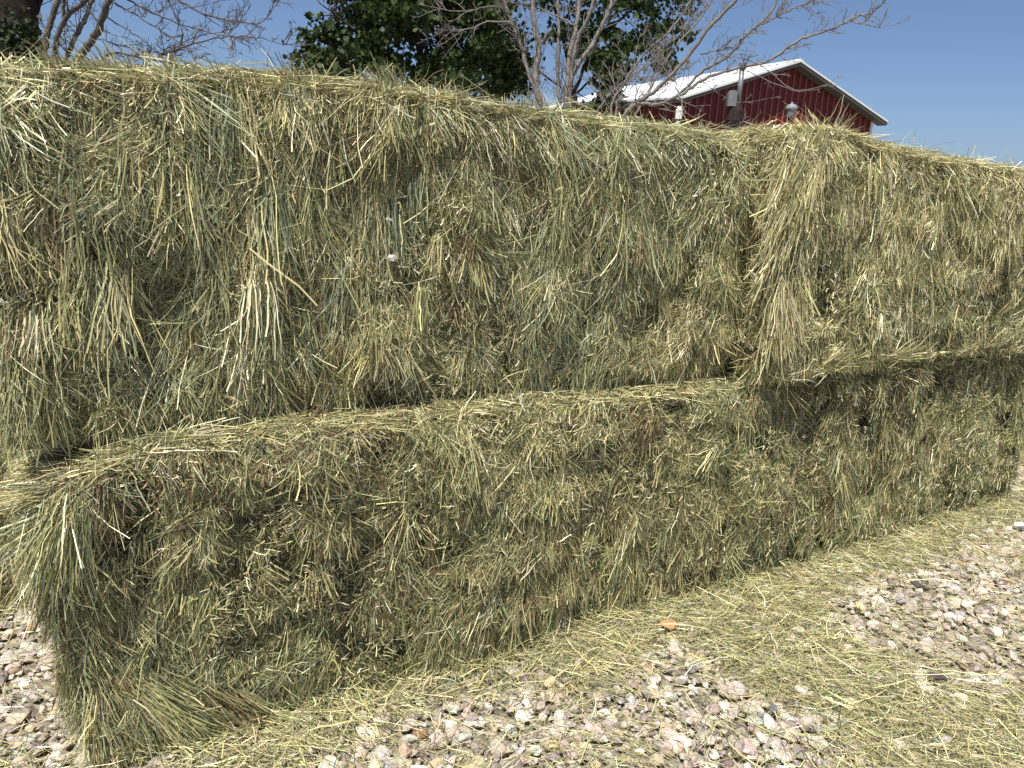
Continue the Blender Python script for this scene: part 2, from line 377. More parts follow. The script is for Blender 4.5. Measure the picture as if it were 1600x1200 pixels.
def make_bale(t0, t1, o_left, o_right, z, h, seed, label, mix=None, tangle=0.35, tbias=0.0, faces=None, fringe=1.0, group='big square hay bales in the stack', detail=1.0, depth=0.92, ls=1.0, foot=0.0, combed=None, tilt=0.0, el=0.5):
    a = wall(t0, o_left); b = wall(t1, o_right); v = b-a; length = np.linalg.norm(v[:2]); rz = math.atan2(v[1], v[0])
    B = Bale(length, depth, h, seed, (t0, 0, z)); B.tbias = tbias; B.ls = ls; B.foot = foot
    B.el = el; B.tilt = tilt; B.ws = 0.85 if t0 < 0 else 1.0
    if tilt: B.arch = 0.0
    if z == 0: B.arch = 0.0; B.er = 0.25; B.el = 0.25 if el == 0.5 else el
    if mix: B.mix = mix
    hay = Hay(); B.core(hay)
    faces = faces or {'front': 1.0, 'top': 0.7, 'left': 0.3, 'right': 0.3}
    area = {'front': length*h, 'back': length*h, 'top': length*depth, 'left': depth*h, 'right': depth*h}
    for f, den in faces.items():
        A = area[f]*den*detail
        B.tufts(hay, f, int(3300*A), 16, Lm=0.066*B.ls, tangle=tangle, width=0.0020*B.ws)
        B.tufts(hay, f, int(420*A), 20, Lm=0.095*B.ls, tangle=tangle*0.7, width=0.0023*B.ws)
        B.stray(hay, f, int(11000*A), (0.010, 0.035))
        B.stray(hay, f, int(500*A), (0.04, 0.12), sig=1.0, lift=0.12, off=0.006, width=0.0026)
    if combed:
        r_c = np.random.default_rng(seed+500)
        for k in range(combed[0]):
            zc = r_c.uniform(0.15, 0.95)*h; P, N = B.surf(np.array([[r_c.uniform(0.05, length-0.05), 0.0, zc]]))
            tuft_group(hay, r_c, P[0]+[0, -r_c.uniform(0.0, 0.012), 0], (r_c.normal(0, 0.4), -0.12, -1 if r_c.random() < .85 else 0.2), (0, -1, 0.0), 24, min(r_c.uniform(0.05, 0.10), zc*0.9), r_c.uniform(0.006, 0.02), r_c.uniform(0.06, 0.22), combed[1+int(r_c.integers(0, 3))], 0.0023, lift=0.03, bend=0.10, perp=0.008)
    o = hay.build('hay_bale', None, tuple(wall(t0, o_left, z)), rz)
    tag(o, label, 'hay bale', group)
    # loose top fringe: thatch spilling over the front top edge, ends sticking up
    if fringe:
        r = B.rng; fr = Hay(); n = int(420*length*fringe)
        for q in range(n):
            x = r.uniform(0, length); y = abs(r.normal(0, 0.12))-0.01
            P, N = B.surf(np.array([[x, max(y, 0), h]])); P = P[0]; up = r.random()
            if up < 0.5:      # spilling forward and down
                D = (r.normal(0, 0.6), -1, r.normal(-0.12, 0.15)); P = P+[0, 0.06, -0.005]
                tuft_group(fr, r, P, D, (0, -0.2, 1), 9, r.uniform(0.035, 0.075), 0.015, 0.2, B.mix, 0.0020, lift=0.02, droop=r.uniform(0.2, 0.6), perp=0.005)
            elif up < 0.955:   # lying along
                D = (r.choice([-1, 1]), r.normal(0, 0.45), r.normal(0.03, 0.08))
                tuft_group(fr, r, P, D, (0, 0, 1), 9, r.uniform(0.05, 0.11), 0.012, 0.25, GOLD, 0.0020, lift=0.03, droop=0.1, perp=0.006)
            else:             # sticking up
                D = (r.normal(0.25, 0.5), r.normal(-0.1, 0.4), r.uniform(0.35, 0.9))
                tuft_group(fr, r, P-[0, 0, 0.03], D, (0, -1, 0.1), 4, r.uniform(0.04, 0.10), 0.012, 0.3, GOLD, 0.0021, lift=0.0, droop=0.1)
        fo = fr.build('top_fringe', o)
    return o, B

H0 = 0.912
front_l, B_fl = make_bale(-0.27, 2.12, 0.03, 0.0, 0.0, H0, 31, 'near bottom bale at the left with its rounded end beside the gravel', tbias=0.12, tangle=0.42,
    mix=(0.24, 0.24, 0.10, 0.11, 0.20, 0.04, 0.11), faces={'front': 1.15, 'top': 0.6, 'left': 0.8, 'right': 0.15}, ls=0.8, foot=0.13, el=1.7, combed=(40, SAGE, BROWN, GOLD))  # browner, darker mix: shading of the lower row is put into straw colours
front_r, B_fr = make_bale(2.14, 4.42, 0.0, 0.0, 0.0, H0, 47, 'greenish bottom bale at the right end, in the shade of an overhanging fringe', tbias=0.25, tangle=0.45,
    mix=(0.25, 0.29, 0.09, 0.13, 0.13, 0.03, 0.12), faces={'front': 1.0, 'top': 0.5, 'left': 0.1, 'right': 0.6}, ls=0.72, combed=(24, SAGE, GOLD, BROWN))
up_l, B_ul = make_bale(-0.27, 2.13, 0.13, 0.07, H0+0.005, 0.89, 59, 'large upper bale at the left, with long sage green straw hanging straight down', tbias=-0.25, tangle=0.30,
    mix=(0.25, 0.22, 0.15, 0.20, 0.10, 0.06, 0.04), faces={'front': 1.1, 'top': 0.5, 'left': 0.7, 'right': 0.2}, combed=(60, SAGE, GOLD, BROWN))
up_r, B_ur = make_bale(2.15, 4.55, -0.05, -0.03, H0+0.005, 0.90, 71, 'pale golden upper bale at the right, below the barn gable', tbias=0.05, tangle=0.38,
    mix=(0.33, 0.17, 0.25, 0.07, 0.08, 0.09, 0.02), faces={'front': 1.0, 'top': 0.6, 'left': 0.3, 'right': 0.5}, ls=0.85, combed=(40, GOLD, GOLD, SAGE), tilt=0.06, el=0.9)
back_l, B_bl = make_bale(-0.66, 1.7, 1.0, 1.0, 0.0, 0.92, 83, 'sunlit bale end showing behind the left end of the front stack', tbias=0.1, tangle=0.4,
    mix=(0.33, 0.2, 0.25, 0.05, 0.07, 0.08, 0.02), faces={'front': 0.5, 'top': 0.5, 'left': 1.0}, fringe=0.5, group='bales behind the front stack')
back_r, B_br = make_bale(4.95, 7.2, 0.42, 0.42, 0.0, 0.92, 97, 'bale beyond the right end of the bottom row, across a strip of gravel', tbias=0.1, tangle=0.4,
    mix=(0.30, 0.24, 0.18, 0.10, 0.08, 0.06, 0.04), faces={'front': 0.6, 'top': 0.4, 'left': 0.6}, fringe=0.4, group='bales behind the front stack')

# hanging sheaves that the photo shows (coordinates in the bale's own frame)
def sheaf(parent, B, specs, name='hanging_tuft'):
    h = Hay(); r = B.rng
    for (x, z, dx, dz, L, n, sp, fan, mixw, out) in specs:
        P, N = B.surf(np.array([[x, 0.0, z]]))
        if dz < 0: L = min(L, max(0.05, (z+0.0)*0.95))
        tuft_group(h, r, P[0]+[0, -out, 0], (dx, -0.12, dz), (0, -1, 0.0), n, L, sp, fan, mixw, 0.0023, lift=0.03, bend=0.10, perp=0.008)
    return h.build(name, parent)
# the pale flap at the seam of the upper row
r_ = np.random.default_rng(5); sp_ = []
for k in range(44):
    z = r_.uniform(0.50, 0.92); x = -0.03+0.30*(z-0.5)+r_.normal(0, 0.04)
    sp_.append((max(x, 0.0), z, -0.42+r_.normal(0, 0.10), -1, r_.uniform(0.13, 0.24), 24, 0.02, 0.08, GOLD, 0.004+r_.uniform(0, 0.018)))
for k in range(26):
    sp_.append((0.05+r_.normal(0, 0.04), r_.uniform(0.26, 0.40), 0.10+r_.normal(0, 0.12), -1, r_.uniform(0.11, 0.19), 26, 0.018, 0.13, GOLD, 0.004+r_.uniform(0, 0.018)))
for k in range(7):   # crest above the seam
    sp_.append((0.06+r_.uniform(0, 0.22), 0.80+r_.uniform(0, 0.06), 0.6+r_.normal(0, 0.15), 1, r_.uniform(0.08, 0.13), 12, 0.02, 0.15, GOLD, -0.01))
for k in range(70):   # lip of loose hay along the foot of the overhang
    sp_.append((r_.uniform(0.1, 2.3), 0.015+abs(r_.normal(0, 0.02)), r_.choice([-1, 1]), r_.normal(0, 0.25), r_.uniform(0.07, 0.14), 14, 0.008, 0.3, GOLD, 0.01+r_.uniform(0, 0.03)))
sheaf(up_r, B_ur, sp_)
# left part of the upper left bale: long hanging sheaves
sp_ = []
for k in range(60):
    z = r_.choice([0.9, 0.62, 0.36])+r_.normal(0, 0.05)
    sp_.append((r_.uniform(0.02, 1.1), z, r_.normal(-0.05, 0.16), -1, r_.uniform(0.10, 0.20), 34, 0.018, 0.06, SAGE if r_.random() < .62 else GOLD, 0.004+r_.uniform(0, 0.015)))
for cx, n_, dx in ((0.48, 5, -0.5), (0.74, 8, -0.8), (0.97, 7, -0.6), (1.20, 3, 0.1), (1.40, 6, -0.15), (0.2, 5, -0.6), (0.33, 4, -0.5)):
    for k in range(n_): sp_.append((cx+r_.normal(0, 0.03), 0.87+r_.uniform(-0.02, 0.03), dx+r_.normal(0, 0.12), 0.8, r_.uniform(0.05, 0.085), 12, 0.014, 0.10, GOLD if k % 2 else SAGE, -0.01))
sheaf(up_l, B_ul, sp_)
# near bottom bale: sheaf at the corner and the flared foot
sp_ = []
for k in range(9): sp_.append((0.10+r_.normal(0, 0.035), 0.80+r_.normal(0, 0.05), -0.28+r_.normal(0, 0.10), -1, r_.uniform(0.14, 0.22), 30, 0.013, 0.09, SAGE, 0.02))
for k in range(26):
    x = r_.uniform(0.08, 0.46); sp_.append((x, 0.34-0.45*x+r_.normal(0, 0.03), 0.75+r_.normal(0, 0.15), -1, r_.uniform(0.10, 0.20), 28, 0.016, 0.08, SAGE if k % 2 else BROWN, 0.012))
for k in range(5): sp_.append((0.03+r_.uniform(0, 0.06), r_.uniform(0.12, 0.35), -0.05+r_.normal(0, 0.1), -1, r_.uniform(0.12, 0.2), 24, 0.016, 0.12, GOLD, 0.01))
for k in range(4): sp_.append((0.05+r_.uniform(0, 0.12), 0.86+r_.normal(0, 0.02), -0.9, -0.55+r_.normal(0, 0.1), r_.uniform(0.15, 0.26), 12, 0.012, 0.12, SAGE, 0.0))
sheaf(front_l, B_fl, sp_)
# ------------------------------------------------------------------ loose hay on the ground, gravel
def P2(pts): return np.array([gnd(x, y)[:2] for x, y in pts])
patch1 = P2([(330, 1500), (410, 1235), (560, 1160), (640, 1118), (740, 1090), (840, 1068), (930, 1088), (1000, 1040), (1035, 1000), (1075, 995), (1110, 1050), (1200, 1095), (1275, 1115), (1310, 1180), (1330, 1500)])
patch2 = P2([(1280, 965), (1320, 915), (1400, 893), (1480, 872), (1550, 830), (1640, 815), (1900, 800), (1900, 1020), (1640, 1085), (1510, 1110), (1445, 1090), (1400, 1045), (1330, 1005)])
patch3 = P2([(-200, 960), (-60, 930), (60, 940), (170, 1010), (330, 1300), (-100, 1500)])
patch4 = np.array([wall(4.55, 0.25)[:2], wall(4.62, -0.35)[:2], wall(8, -0.9)[:2], wall(8, 0.3)[:2], wall(4.9, 0.34)[:2], wall(4.9, 2.2)[:2], wall(4.5, 2.2)[:2]])
def inside(Q, poly):
    x, y = Q[:, 0], Q[:, 1]; c = np.zeros(len(Q), bool); n = len(poly)
    for i in range(n):
        x1, y1 = poly[i]; x2, y2 = poly[(i+1) % n]
        c ^= ((y1 > y) != (y2 > y)) & (x < (x2-x1)*(y-y1)/(y2-y1+1e-12)+x1)
    return c
def frame_to(Q): d = Q-W0; return d@WD, d@WN
def hay_density(Q, jit=0.05, rng=RNG):
    J = Q+rng.normal(0, jit, Q.shape)
    t, o = frame_to(Q)
    g = inside(J, patch1) | inside(J, patch2) | inside(J, patch3) | inside(J, patch4)
    n3 = noise(np.c_[Q, 0*Q[:, 0]], 3.2, 77)+0.6*noise(np.c_[Q, 0*Q[:, 0]], 8, 78)
    den = np.where(g, 0.20+0.3*np.clip(n3, 0, 1), 1.0)
    den = np.where(inside(J, patch3), 0.18+0.3*np.clip(n3+.2, 0, 1), den)
    far = np.clip((-o-1.9)/0.6, 0, 1); den = den*(1-0.7*far)
    den = np.where((o > 0.06) & (t > -0.15) & (t < 4.4), 0, den)
    den = np.where((o > 0.4), den*0.5, den)
    return den
rng = np.random.default_rng(21)
NS = 700000
Q = np.stack([rng.uniform(-2.9, 5.6, NS), rng.uniform(0.9, 6.8, NS)], -1)
t, o = frame_to(Q); dist = np.linalg.norm(Q, axis=1)
vis = (o < 2.2) & (o > -2.6) & (np.abs(Q[:, 0]) < 0.95*Q[:, 1]+0.9) & (t > -1.9)
Q = Q[vis]; den = hay_density(Q, 0.045, rng); Q = Q[rng.random(len(Q)) < den]
n = len(Q); t, o = frame_to(Q)
den = hay_density(Q, 0.0, rng)
zz = np.where(den > 0.6, rng.uniform(0.010, 0.045, n), rng.uniform(0.02, 0.036, n))+np.exp(-np.clip(-o, 0, 9)/0.07)*rng.uniform(0, 0.03, n)
flow = 0.15+1.1*noise(np.c_[Q, 0*Q[:, 0]], 1.4, 90)+0.8*noise(np.c_[Q, 0*Q[:, 0]], 4.5, 91)
th = flow+rng.normal(0, 0.75, n)
D = np.stack([np.cos(th), np.sin(th), rng.normal(0.0, 0.10, n)], -1)
hay = Hay()
LL = np.where(rng.random(n) < 0.22, rng.uniform(0.08, 0.17, n), rng.uniform(0.01, 0.075, n))
pos = np.c_[Q, zz]-D*LL[:, None]*0.5
pos[:, 2] = np.maximum(pos[:, 2], 0.006)
col = palette(n, (0.36, 0.29, 0.18, 0.07, 0.03, 0.05, 0.02), rng)
hay.add(*strands(pos, D, np.tile([0, 0, 1.0], (n, 1)), LL, 0.0018*np.exp(rng.normal(0, 0.28, n)), col, rng, K=4, bend=0.16, lift=rng.normal(0.0, 0.06, n), kink=0.2, roll=0.5))
# some longer pale stems lying on top
m = 1500
Qs = np.stack([rng.uniform(-1.6, 4.2, 9000), rng.uniform(1.2, 5.5, 9000)], -1); ts, os_ = frame_to(Qs); Qs = Qs[(os_ < -0.02) & (os_ > -2.2)]
Qs = Qs[rng.random(len(Qs)) < 0.15+0.85*(hay_density(Qs, 0.03, rng) > 0.5)][:m]; m = len(Qs)
th = rng.uniform(0, np.pi*2, m); D = np.stack([np.cos(th), np.sin(th), rng.normal(0.03, 0.05, m)], -1)
hay.add(*strands(np.c_[Qs, rng.uniform(0.045, 0.06, m)], D, np.tile([0, 0, 1.0], (m, 1)), rng.uniform(0.10, 0.22, m), 0.0023*np.exp(rng.normal(0, 0.2, m)), palette(m, GOLD, rng), rng, K=6, bend=0.18, lift=0.0, kink=0.3, roll=0.4))
tag(hay.build('loose_hay'), 'loose yellow-green hay scattered over the gravel along the foot of the bales', 'loose hay', kind='stuff')

def hull_verts(rng, n=9):
    """random convex angular stone: points on a sphere cut by planes, as an icosphere pushed onto planes"""
    import bmesh
    bm = bmesh.new(); bmesh.ops.create_icosphere(bm, subdivisions=2, radius=1.0)
    V = np.array([v.co[:] for v in bm.verts]); F = np.array([[v.index for v in f.verts] for f in bm.faces]); bm.free()
    pn = nrm(rng.normal(0, 1, (n, 3))); pd = rng.uniform(0.35, 0.85, n)
    for a, b in zip(pn, pd):
        k = V@a; over = k > b; V[over] -= np.outer(k[over]-b, a)
    V *= np.array([1, rng.uniform(0.65, 0.95), rng.uniform(0.45, 0.75)])
    return V, F
rng = np.random.default_rng(33)
prot = [hull_verts(rng, int(rng.integers(6, 11))) for _ in range(48)]
SC = np.array([(0.53, 0.465, 0.385), (0.46, 0.385, 0.32), (0.37, 0.305, 0.265), (0.62, 0.57, 0.50), (0.33, 0.28, 0.26), (0.52, 0.40, 0.27), (0.20, 0.17, 0.165), (0.42, 0.24, 0.15), (0.40, 0.39, 0.37)])
SW = np.array([0.27, 0.22, 0.13, 0.20, 0.07, 0.04, 0.02, 0.012, 0.04])
NG = 36000
Q = np.stack([rng.uniform(-2.9, 5.8, NG*4), rng.uniform(0.9, 7.5, NG*4)], -1)
t, o = frame_to(Q)
vis = (o > -2.4) & (np.abs(Q[:, 0]) < 0.95*Q[:, 1]+0.7) & (t > -1.9) & ~((o > 0.1) & (t > -0.1) & (t < 4.4)) & ~((o > 1.1) & (t > -.4) & (t < 5))
Q = Q[vis]
den = hay_density(Q, 0.0, rng)
Q = Q[rng.random(len(Q)) < np.where(den > 0.6, 0.35, 1.0)][:NG]; n = len(Q)
size = np.exp(rng.normal(np.log(0.0140), 0.52, n)).clip(0.005, 0.036)
kk = rng.integers(0, len(prot), n); VV = []; FF = []; CC = []; cnt = 0
cols = SC[rng.choice(len(SC), n, p=SW/SW.sum())]*np.exp(rng.normal(0.0, 0.17, (n, 1)))*(1+rng.normal(0, 0.04, (n, 3)))
for k in range(len(prot)):
    I = np.where(kk == k)[0]
    if not len(I): continue
    V, F = prot[k]; a = rng.uniform(0, 2*np.pi, len(I)); b = rng.normal(0, 0.35, len(I)); c, s = np.cos(a), np.sin(a); cb, sb = np.cos(b), np.sin(b)
    X = V[None, :, 0]*np.ones((len(I), 1)); Y = V[None, :, 1]*cb[:, None]-V[None, :, 2]*sb[:, None]; Z = V[None, :, 1]*sb[:, None]+V[None, :, 2]*cb[:, None]
    sz = size[I][:, None]
    W = np.stack([(X*c[:, None]-Y*s[:, None])*sz+Q[I, 0][:, None], (X*s[:, None]+Y*c[:, None])*sz+Q[I, 1][:, None], Z*sz+(sz*0.35+rng.uniform(-0.004, 0.008, (len(I), 1)))], -1)
    VV.append(W.reshape(-1, 3)); FF.append((F[None]+(np.arange(len(I))*len(V))[:, None, None]).reshape(-1, 3)+cnt); cnt += len(I)*len(V)
    CC.append(np.repeat(cols[I], len(V), 0))
tag(link('gravel', make_mesh('gravel', np.vstack(VV), [np.vstack(FF)], M_STONE, np.vstack(CC))), 'pinkish and cream crushed stone gravel beside the hay', 'gravel', kind='stuff')

def rock(px, py, size, col, label, flat=0.5, seed=1, z=0.03):
    rg = np.random.default_rng(seed); V, F = hull_verts(rg, 12); V = V*np.array([size, size*0.8, size*flat]); p = gnd(px, py)
    oo = link('rock', make_mesh('rock', V+[0, 0, size*flat*0.5], [F], M_STONE, np.array(col)+0*V), None, (p[0], p[1], z), rg.uniform(0, 3))
    tag(oo, label, 'rock')
rock(1043, 992, 0.050, (0.50, 0.27, 0.12), 'flat orange brown rock lying in the loose hay', 0.35, 3, 0.035)
rock(1463, 1070, 0.034, (0.085, 0.07, 0.075), 'dark grey rock on the gravel near the bottom right', 0.7, 4, 0.02)
rock(1588, 834, 0.042, (0.72, 0.68, 0.62), 'white rock alone in the hay litter near the right edge', 0.6, 5, 0.035)
rock(1432, 925, 0.036, (0.09, 0.075, 0.07), 'small blackish rock among pale gravel below the right bale', 0.6, 6, 0.02)
rock(1208, 1118, 0.030, (0.16, 0.16, 0.175), 'bluish grey rock in the middle of the front gravel patch', 0.7, 8, 0.02)

# ------------------------------------------------------------------ barn
phi = math.radians(63.17)
BG = np.array([math.sin(phi), math.cos(phi), 0.0]); BQ = np.array([-math.cos(phi), math.sin(phi), 0.0]); UZ = np.array([0, 0, 1.0])
AP = at(1236, 97, 22.0); RS = 0.335
AP0 = np.array([AP[0], AP[1], 0.0])
def bw(u, q, z): return AP0+BG*u+BQ*q+UZ*z       # u right along gable, q back, z up
ZA = AP[2]; WR = 3.42; UL = 3.72; U2 = 6.1
prof = [(-U2, ZA-RS*UL-0.135*(U2-UL)), (-UL, ZA-RS*UL), (0, ZA), (WR, ZA-RS*WR)]
barn = empty('barn', AP0)
tag(barn, 'red metal sided barn with a white gable roof behind the hay', 'barn')
OH = 0.32; LEN = 8.4; TH = 0.10
def bbuild(mb, name, m, par, smooth=False):
    me_o = mb.build(name, m, par, smooth)
    me = me_o.data; me.transform(mathutils.Matrix.Translation(-mathutils.Vector(AP0)))
    return me_o
# roof slabs
rf = MB()
pr = [(-U2-0.3, prof[0][1]-0.135*0.3), prof[1], prof[2], (WR+0.24, prof[3][1]-RS*0.24)]
for (u0, z0), (u1, z1) in zip(pr, pr[1:]):
    rf.prism([bw(u0, -OH, z0), bw(u1, -OH, z1), bw(u1, -OH, z1-0.03), bw(u0, -OH, z0-0.03)], BQ*(LEN+OH*2))
roof = bbuild(rf, 'roof', M_ROOF, barn)
rb = MB()                                        # standing ribs on the roof
for (u0, z0), (u1, z1) in zip(pr, pr[1:]):
    for k in range(31):
        q = -OH+0.08+k*0.31
        rb.prism([bw(u0, q, z0+0.003), bw(u0, q+0.03, z0+0.003), bw(u0, q+0.02, z0+0.025), bw(u0, q+0.01, z0+0.025)], BG*(u1-u0)+UZ*(z1-z0))
bbuild(rb, 'roof_ribs', M_ROOF, roof)
rc = MB(); rc.prism([bw(-0.16, -OH-0.03, ZA-0.03), bw(0, -OH-0.03, ZA+0.045), bw(0.16, -OH-0.03, ZA-0.03), bw(0.0, -OH-0.03, ZA+0.01)], BQ*(LEN+2*OH+.06))
bbuild(rc, 'ridge_cap', M_TRIM, roof)
fa = MB()                                        # rake fascia and edge trim
for (u0, z0), (u1, z1) in zip(pr, pr[1:]):
    fa.prism([bw(u0, -OH-0.02, z0-0.005), bw(u1, -OH-0.02, z1-0.005), bw(u1, -OH-0.02, z1-0.115), bw(u0, -OH-0.02, z0-0.115)], BQ*0.018)
    fa.prism([bw(u0, -OH, z0-0.098), bw(u1, -OH, z1-0.098), bw(u1, -OH, z1-0.113), bw(u0, -OH, z0-0.113)], BQ*(OH-0.01))
bbuild(fa, 'fascia', M_SOFF, roof)
ed = MB()
for (u0, z0), (u1, z1) in zip(pr, pr[1:]):
    ed.prism([bw(u0, -OH-0.04, z0+0.012), bw(u1, -OH-0.04, z1+0.012), bw(u1, -OH-0.04, z1-0.035), bw(u0, -OH-0.04, z0-0.035)], BQ*0.017)
bbuild(ed, 'rake_trim', M_TRIM, roof)
# walls
wl = MB()
gz = [(u, z-0.035) for u, z in prof]
wl.prism([bw(-U2, 0, 0)] + [bw(u, 0, z) for u, z in gz] + [bw(WR, 0, 0)], BQ*0.06)
wl.prism([bw(-U2, LEN, 0)] + [bw(u, LEN, z) for u, z in gz] + [bw(WR, LEN, 0)], BQ*0.06)
wl.prism([bw(WR-0.06, 0.062, 0), bw(WR, 0.062, 0), bw(WR, 0.062, gz[3][1]), bw(WR-0.06, 0.062, gz[3][1])], BQ*(LEN-0.064))
wl.prism([bw(-U2, 0.062, 0), bw(-U2+0.06, 0.062, 0), bw(-U2+0.06, 0.062, gz[0][1]), bw(-U2, 0.062, gz[0][1])], BQ*(LEN-0.064))
wo = bbuild(wl, 'wall', M_RED, barn)
ribs = MB(); u = -U2+0.12
def zat(u): return np.interp(u, [p[0] for p in prof], [p[1] for p in prof])-0.06
k = 0
while u < WR-0.08:
    w = 0.022
    ribs.prism([bw(u-w, -0.003, 0.02), bw(u+w, -0.003, 0.02), bw(u+w*0.5, -0.030, 0.02), bw(u-w*0.5, -0.030, 0.02)], UZ*(zat(u)-0.1))
    u += 0.228; k += 1
q = 0.15
while q < LEN:
    ribs.prism([bw(WR+0.003, q-0.018, 0.02), bw(WR+0.003, q+0.018, 0.02), bw(WR+0.03, q+0.009, 0.02), bw(WR+0.03, q-0.009, 0.02)], UZ*(zat(WR)-0.1)); q += 0.228
bbuild(ribs, 'siding_ribs', mat('red_rib', rough=0.4, spec=0.5, base=(0.29, 0.085, 0.07)), wo)
ct = MB(); ct.prism([bw(WR-0.05, -0.035, 0), bw(WR+0.035, -0.035, 0), bw(WR+0.035, 0.10, 0), bw(WR-0.05, 0.10, 0)], UZ*(prof[3][1]-0.10))
bbuild(ct, 'corner_trim', M_TRIM, wo)

# pole with a cap and meter box in front of the gable
def P_at(x, y, Y): return at(x, y, Y)
pY = 17.5; top = P_at(1161, 97, pY); mp = empty('utility_mast', (top[0], top[1], 0)); tag(mp, 'grey capped steel mast on a dark post before the barn gable', 'mast')
b0 = P_at(1157, 150, pY)[2]
m1 = MB(); m1.lathe([(0.055, b0-0.2), (0.055, top[2]-0.12)], (0, 0, 0), 12); m1.build('pipe', M_GALV, mp, True)
m1 = MB(); m1.lathe([(0.06, top[2]-0.14), (0.085, top[2]-0.12), (0.085, top[2]-0.02), (0.05, top[2]), (0.002, top[2]+0.005)], (0, 0, 0), 14); m1.build('cap', M_GALV, mp)
m1 = MB(); m1.prism([(-0.24, -0.09, b0-0.22), (-0.06, -0.09, b0-0.22), (-0.06, -0.09, b0+0.06), (-0.10, -0.09, b0+0.10), (-0.2, -0.09, b0+0.10), (-0.24, -0.09, b0+0.04)], (0, 0.16, 0)); m1.build('box', M_GALV, mp)
m1 = MB(); m1.lathe([(0.15, 0), (0.15, b0-0.75), (0.19, b0-0.5), (0.17, b0-0.3), (0.07, b0-0.08), (0.01, b0-0.06)], (-0.03, 0.03, 0), 10); m1.build('post', M_DARKWOOD, mp)
# lamp post
lY = 17.0; top = P_at(1238, 160, lY); lp = empty('lamp_post', (top[0], top[1], 0)); tag(lp, 'lamp post with domed grey cap and knob before the barn gable', 'lamp post')
m1 = MB(); m1.lathe([(0.05, 0), (0.05, top[2]-0.30)], (0, 0, 0), 10); m1.build('post', M_DARKWOOD, lp, True)
m1 = MB(); zt = top[2]; m1.lathe([(0.06, zt-0.30), (0.085, zt-0.27), (0.10, zt-0.13)], (0, 0, 0), 14)
gl = m1.build('lamp_body', M_GALV, lp)
m1 = MB(); m1.lathe([(0.125, zt-0.13), (0.12, zt-0.09), (0.085, zt-0.05), (0.03, zt-0.03), (0.025, zt), (0.002, zt+0.01)], (0, 0, 0), 14); m1.build('cap', mat('dull_grey_cap', rough=0.6, base=(0.22, 0.24, 0.27)), lp)
top = P_at(1062, 166, 16.0); wp = empty('vent_pipe', (top[0], top[1], 0)); tag(wp, 'short white pipe end standing up behind the hay, left of the mast', 'pipe')
m1 = MB(); m1.lathe([(0.05, 0), (0.05, top[2]-0.22)], (0, 0, 0), 10); m1.build('pipe', M_GALV, wp, True)
m1 = MB(); m1.lathe([(0.07, top[2]-0.24), (0.07, top[2]-0.07), (0.05, top[2]-0.05), (0.045, top[2])], (0, 0, 0), 12); m1.build('sleeve', M_TRIM, wp)

